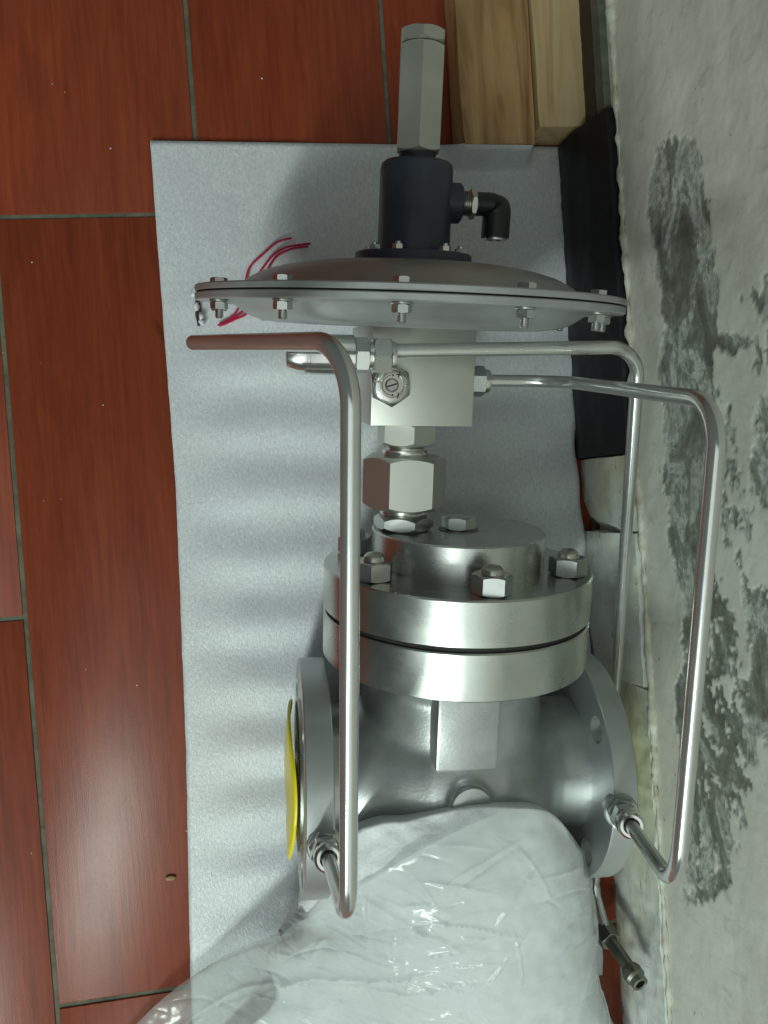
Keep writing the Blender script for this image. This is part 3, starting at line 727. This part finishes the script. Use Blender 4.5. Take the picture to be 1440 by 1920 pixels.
# ------------------------------------------------------------------ foam wrap and plastic film over the foot of the valve
FOAM = [
 [(0.0018, -0.2936, 0.04), (0.0028, -0.2659, 0.085), (0.0139, -0.2415, 0.118), (0.0389, -0.2057, 0.15), (0.0677, -0.2001, 0.158), (0.0967, -0.1952, 0.163), (0.1233, -0.1966, 0.163), (0.155, -0.2066, 0.158), (0.1823, -0.2436, 0.135), (0.2106, -0.2842, 0.07)],
 [(-0.0012, -0.3073, 0.03), (0.0004, -0.2813, 0.08), (0.0144, -0.2614, 0.115), (0.0402, -0.2337, 0.15), (0.0688, -0.222, 0.162), (0.0975, -0.2171, 0.167), (0.1239, -0.2205, 0.167), (0.1561, -0.2314, 0.16), (0.1885, -0.27, 0.125), (0.2174, -0.3104, 0.06)],
 [(-0.0215, -0.3327, 0.02), (-0.0061, -0.3085, 0.06), (0.0167, -0.2887, 0.105), (0.0422, -0.2633, 0.145), (0.07, -0.2516, 0.162), (0.0984, -0.2492, 0.168), (0.125, -0.2535, 0.167), (0.1591, -0.2681, 0.155), (0.196, -0.3124, 0.11), (0.2208, -0.3517, 0.05)],
 [(-0.0724, -0.3577, 0.012), (-0.0379, -0.3401, 0.035), (0.0012, -0.3231, 0.08), (0.0382, -0.2987, 0.13), (0.0689, -0.2884, 0.155), (0.0973, -0.2863, 0.163), (0.1281, -0.2928, 0.16), (0.1657, -0.3123, 0.14), (0.2034, -0.3541, 0.09), (0.2261, -0.3904, 0.04)],
 [(-0.1195, -0.3898, 0.008), (-0.0735, -0.3809, 0.02), (-0.0165, -0.3704, 0.05), (0.0313, -0.3452, 0.1), (0.0663, -0.3313, 0.135), (0.0983, -0.3279, 0.148), (0.1345, -0.3378, 0.142), (0.1798, -0.3631, 0.115), (0.2223, -0.4087, 0.06), (0.2418, -0.4409, 0.02)],
 [(-0.1586, -0.4307, 0.006), (-0.1059, -0.4312, 0.012), (-0.0362, -0.4258, 0.03), (0.0225, -0.4065, 0.07), (0.0687, -0.3924, 0.1), (0.1028, -0.3873, 0.115), (0.1449, -0.3982, 0.11), (0.1939, -0.4288, 0.08), (0.2457, -0.4746, 0.03), (0.2611, -0.492, 0.01)],
 [(-0.1814, -0.4726, 0.006), (-0.1219, -0.4778, 0.008), (-0.0481, -0.4774, 0.02), (0.0166, -0.473, 0.04), (0.071, -0.4667, 0.06), (0.1092, -0.4656, 0.07), (0.159, -0.4789, 0.065), (0.2079, -0.5042, 0.045), (0.2582, -0.5379, 0.015), (0.2691, -0.5472, 0.006)]]
FILM = [
 [(-0.0021, -0.3036, 0.065), (0.0102, -0.2674, 0.12), (0.0301, -0.2455, 0.145), (0.0554, -0.2231, 0.164), (0.0811, -0.209, 0.17), (0.1073, -0.1993, 0.172), (0.1276, -0.1958, 0.171), (0.154, -0.2042, 0.165), (0.1797, -0.2393, 0.142), (0.2154, -0.2887, 0.06)],
 [(-0.0275, -0.3319, 0.025), (-0.0048, -0.3042, 0.075), (0.0232, -0.2795, 0.12), (0.048, -0.2554, 0.155), (0.0724, -0.2412, 0.17), (0.0975, -0.2358, 0.175), (0.1239, -0.2368, 0.174), (0.1548, -0.2484, 0.166), (0.1898, -0.2848, 0.125), (0.2172, -0.3269, 0.06)],
 [(-0.0772, -0.3533, 0.018), (-0.043, -0.3357, 0.041), (0.0012, -0.3195, 0.086), (0.0377, -0.295, 0.136), (0.068, -0.2846, 0.161), (0.096, -0.2825, 0.169), (0.1264, -0.289, 0.166), (0.1636, -0.3084, 0.146), (0.2011, -0.3501, 0.096), (0.2238, -0.3863, 0.046)],
 [(-0.1238, -0.385, 0.014), (-0.0782, -0.3762, 0.026), (-0.0163, -0.3665, 0.056), (0.0309, -0.3412, 0.106), (0.0655, -0.3272, 0.141), (0.0971, -0.3237, 0.154), (0.1328, -0.3335, 0.148), (0.1777, -0.3588, 0.121), (0.2199, -0.4043, 0.066), (0.2394, -0.4365, 0.026)],
 [(-0.1625, -0.4255, 0.012), (-0.1104, -0.426, 0.018), (-0.0358, -0.4215, 0.036), (0.0223, -0.402, 0.076), (0.0679, -0.3878, 0.106), (0.1016, -0.3826, 0.121), (0.1432, -0.3935, 0.116), (0.1917, -0.424, 0.086), (0.2432, -0.4697, 0.036), (0.2585, -0.4871, 0.016)],
 [(-0.185, -0.467, 0.012), (-0.1262, -0.4721, 0.014), (-0.0476, -0.4726, 0.026), (0.0165, -0.4681, 0.046), (0.0702, -0.4617, 0.066), (0.108, -0.4605, 0.076), (0.1573, -0.4737, 0.071), (0.2057, -0.4989, 0.051), (0.2556, -0.5325, 0.021), (0.2665, -0.5418, 0.012)]]
def surf(grid, nu, nv, disp, skirt_drop, field=None):
    G_ = np.array(grid, float)
    def interp(A, n):
        P = np.concatenate([[2*A[0]-A[1]], A, [2*A[-1]-A[-2]]]); out = []
        m_ = len(A)-1
        for s in np.linspace(0, m_-1e-9, n):
            i = int(s); t = s-i; a_, b_, c_, d_ = P[i:i+4]
            out.append(.5*((2*b_)+(c_-a_)*t+(2*a_-5*b_+4*c_-d_)*t*t+(3*b_-a_-3*c_+d_)*t**3))
        return np.array(out)
    H = interp(G_, nv); H = np.swapaxes(interp(np.swapaxes(H, 0, 1), nu), 0, 1)
    dv = np.gradient(H, axis=0); du = np.gradient(H, axis=1)
    nrm = np.cross(du, dv); nrm /= np.linalg.norm(nrm, axis=2, keepdims=True)+1e-12
    nrm[nrm[..., 2] < 0] *= -1
    for j in range(nv):
        for i in range(nu): H[j, i] += nrm[j, i]*disp(H[j, i], i/(nu-1), j/(nv-1))
    if field is not None:
        cf = field(H[..., 0], H[..., 1]); edge = np.clip(np.linspace(0, 1, nv)*8, .15, 1)[:, None]
        H = H+nrm*(cf*edge)[..., None]
    # roll the border down and inwards so the sheet has a turned edge
    cen = H.mean(axis=(0, 1))
    rows = [[Vector(p) for p in r] for r in H]
    for k in range(1, skirt_drop+1):
        q = k/skirt_drop
        top = [Vector((p.x, p.y-.010*q*q+.002*q, p.z-.020*q)) for p in rows[k-1 if k == 1 else 0][:]]
        rows.insert(0, top)
    bm = bmesh.new(); vv = [[bm.verts.new(p) for p in r] for r in rows]
    for a_, b_ in zip(vv, vv[1:]):
        for k in range(len(a_)-1): bm.faces.new((a_[k], a_[k+1], b_[k+1], b_[k]))
    return bm
def foam_disp(p, u, v): return -.004*max(0, 1-u*9)+ .0035*fb(p[0], p[1], 14)+.0012*fb(p[0]+3, p[1], 45)
rg = np.random.RandomState(11)
CREASE = []
for q in range(340):      # short pinched creases, mostly running across
    CREASE.append((rg.uniform(-.12, .235) if q % 2 else rg.normal(.03, .045), rg.uniform(-.47, -.21), rg.normal(-.15, .45) if q % 4 else rg.uniform(-1.6, 1.6), rg.uniform(.006, .026), rg.uniform(.0006, .0012), rg.uniform(.0004, .0018)*(1 if q % 3 else -1)))
for x, y, a_, L_, h in ((.055, -.255, -.45, .045, .0018), (.10, -.262, -.30, .030, .0015), (.125, -.245, .85, .022, .0016), (.118, -.285, .95, .030, .0016), (.140, -.235, -1.1, .020, .0012), (.02, -.32, .55, .06, .0022), (-.04, -.355, .5, .06, .0020), (.06, -.31, .30, .05, .0016), (.19, -.33, 1.1, .03, .0014), (.09, -.35, .1, .05, .0014), (.17, -.37, .5, .04, .0014), (.03, -.37, -.2, .05, .0014)):
    CREASE.append((x, y, a_, L_, .0014, h*1.5))
def crease_field(X, Y):
    Z = np.zeros_like(X)
    for x, y, a_, L_, w_, h in CREASE:
        u_ = (X-x)*cos(a_)+(Y-y)*sin(a_); v_ = -(X-x)*sin(a_)+(Y-y)*cos(a_)+.10*u_*u_/L_
        Z += h*np.exp(-np.abs(v_)/w_)*np.exp(-(u_/L_)**4)
    for x, y, a_, sl, far in ((.06, -.27, .62, .10, .05), (.12, -.25, -1.0, .09, .05), (.05, -.33, .35, .11, .045), (.14, -.31, -.6, .10, .05), (-.02, -.36, .7, .12, .04), (.10, -.37, .1, .11, .05), (.18, -.36, 1.2, .10, .04), (.00, -.40, -.2, .12, .05)):
        v_ = np.abs(-(X-x)*sin(a_)+(Y-y)*cos(a_))
        Z += sl*np.maximum(0, far-v_)*.5*np.exp(-((X-x)**2+(Y-y)**2)/.07**2)
    return Z
def film_disp(p, u, v): return (.3+.7*min(1, v*3))*(.0040*fb(p[0], p[1], 9)+.0006*fb(p[0]+2, p[1], 30))
u0 = [0, 0, .07, .13, .20, .14, .08]
FOAM = [[tuple(np.interp(a_+(1-a_)*k/9, np.linspace(0, 1, 10), [p[c_] for p in r]) for c_ in range(3)) for k in range(10)] for a_, r in zip(u0, FOAM)]
bm = surf(FOAM, 110, 90, foam_disp, 3)
fo = bm_obj('foam_wrap', bm, 'foam', None, 180)
tag(fo, 'soft white foam wrap bunched over the lower body of the steel valve', 'foam wrap')
md = fo.modifiers.new('t', 'SOLIDIFY'); md.thickness = .0016; md.offset = -1
bm = surf(FILM, 340, 260, film_disp, 0, crease_field)
fi = bm_obj('plastic_bag', bm, 'film', None, 70)
tag(fi, 'crumpled translucent plastic bag spread over the foam wrap at the foot of the valve', 'bag')

# ------------------------------------------------------------------ chip and specks on the tiles
bm = bmesh.new()
bmesh.ops.create_icosphere(bm, subdivisions=2, radius=1)
for v_ in bm.verts: v_.co = Vector((-.1011+v_.co.x*.0042*(1+.3*fb(v_.co.y, 1, 2)), -.2897+v_.co.y*.0022, .0012+v_.co.z*.0011))
tag(bm_obj('debris_chip', bm, 'chip', None, 60), 'small tan chip lying on the red tile left of the foam sheet', 'chip')
bm = bmesh.new()
for q in range(15):
    x, y = random.uniform(-.22, .15), random.uniform(-.33, .39)
    if -.085 < x and y < .285: x = -.09-random.random()*.12
    r = random.uniform(.0003, .0008)
    vs_ = [bm.verts.new((x+r*cos(a_)*random.uniform(.6, 1.2), y+r*sin(a_)*random.uniform(.6, 1.2), .0003)) for a_ in (0, 1.3, 2.5, 3.8, 5.0)]
    t_ = bm.verts.new((x, y, .0003+r)); 
    for k in range(5): bm.faces.new((vs_[k], vs_[(k+1) % 5], t_))
sp = bm_obj('dust_specks', bm, 'foam', None, None); sp['kind'] = 'stuff'; sp['label'] = 'tiny white specks scattered on the red tiles'; sp['category'] = 'specks'
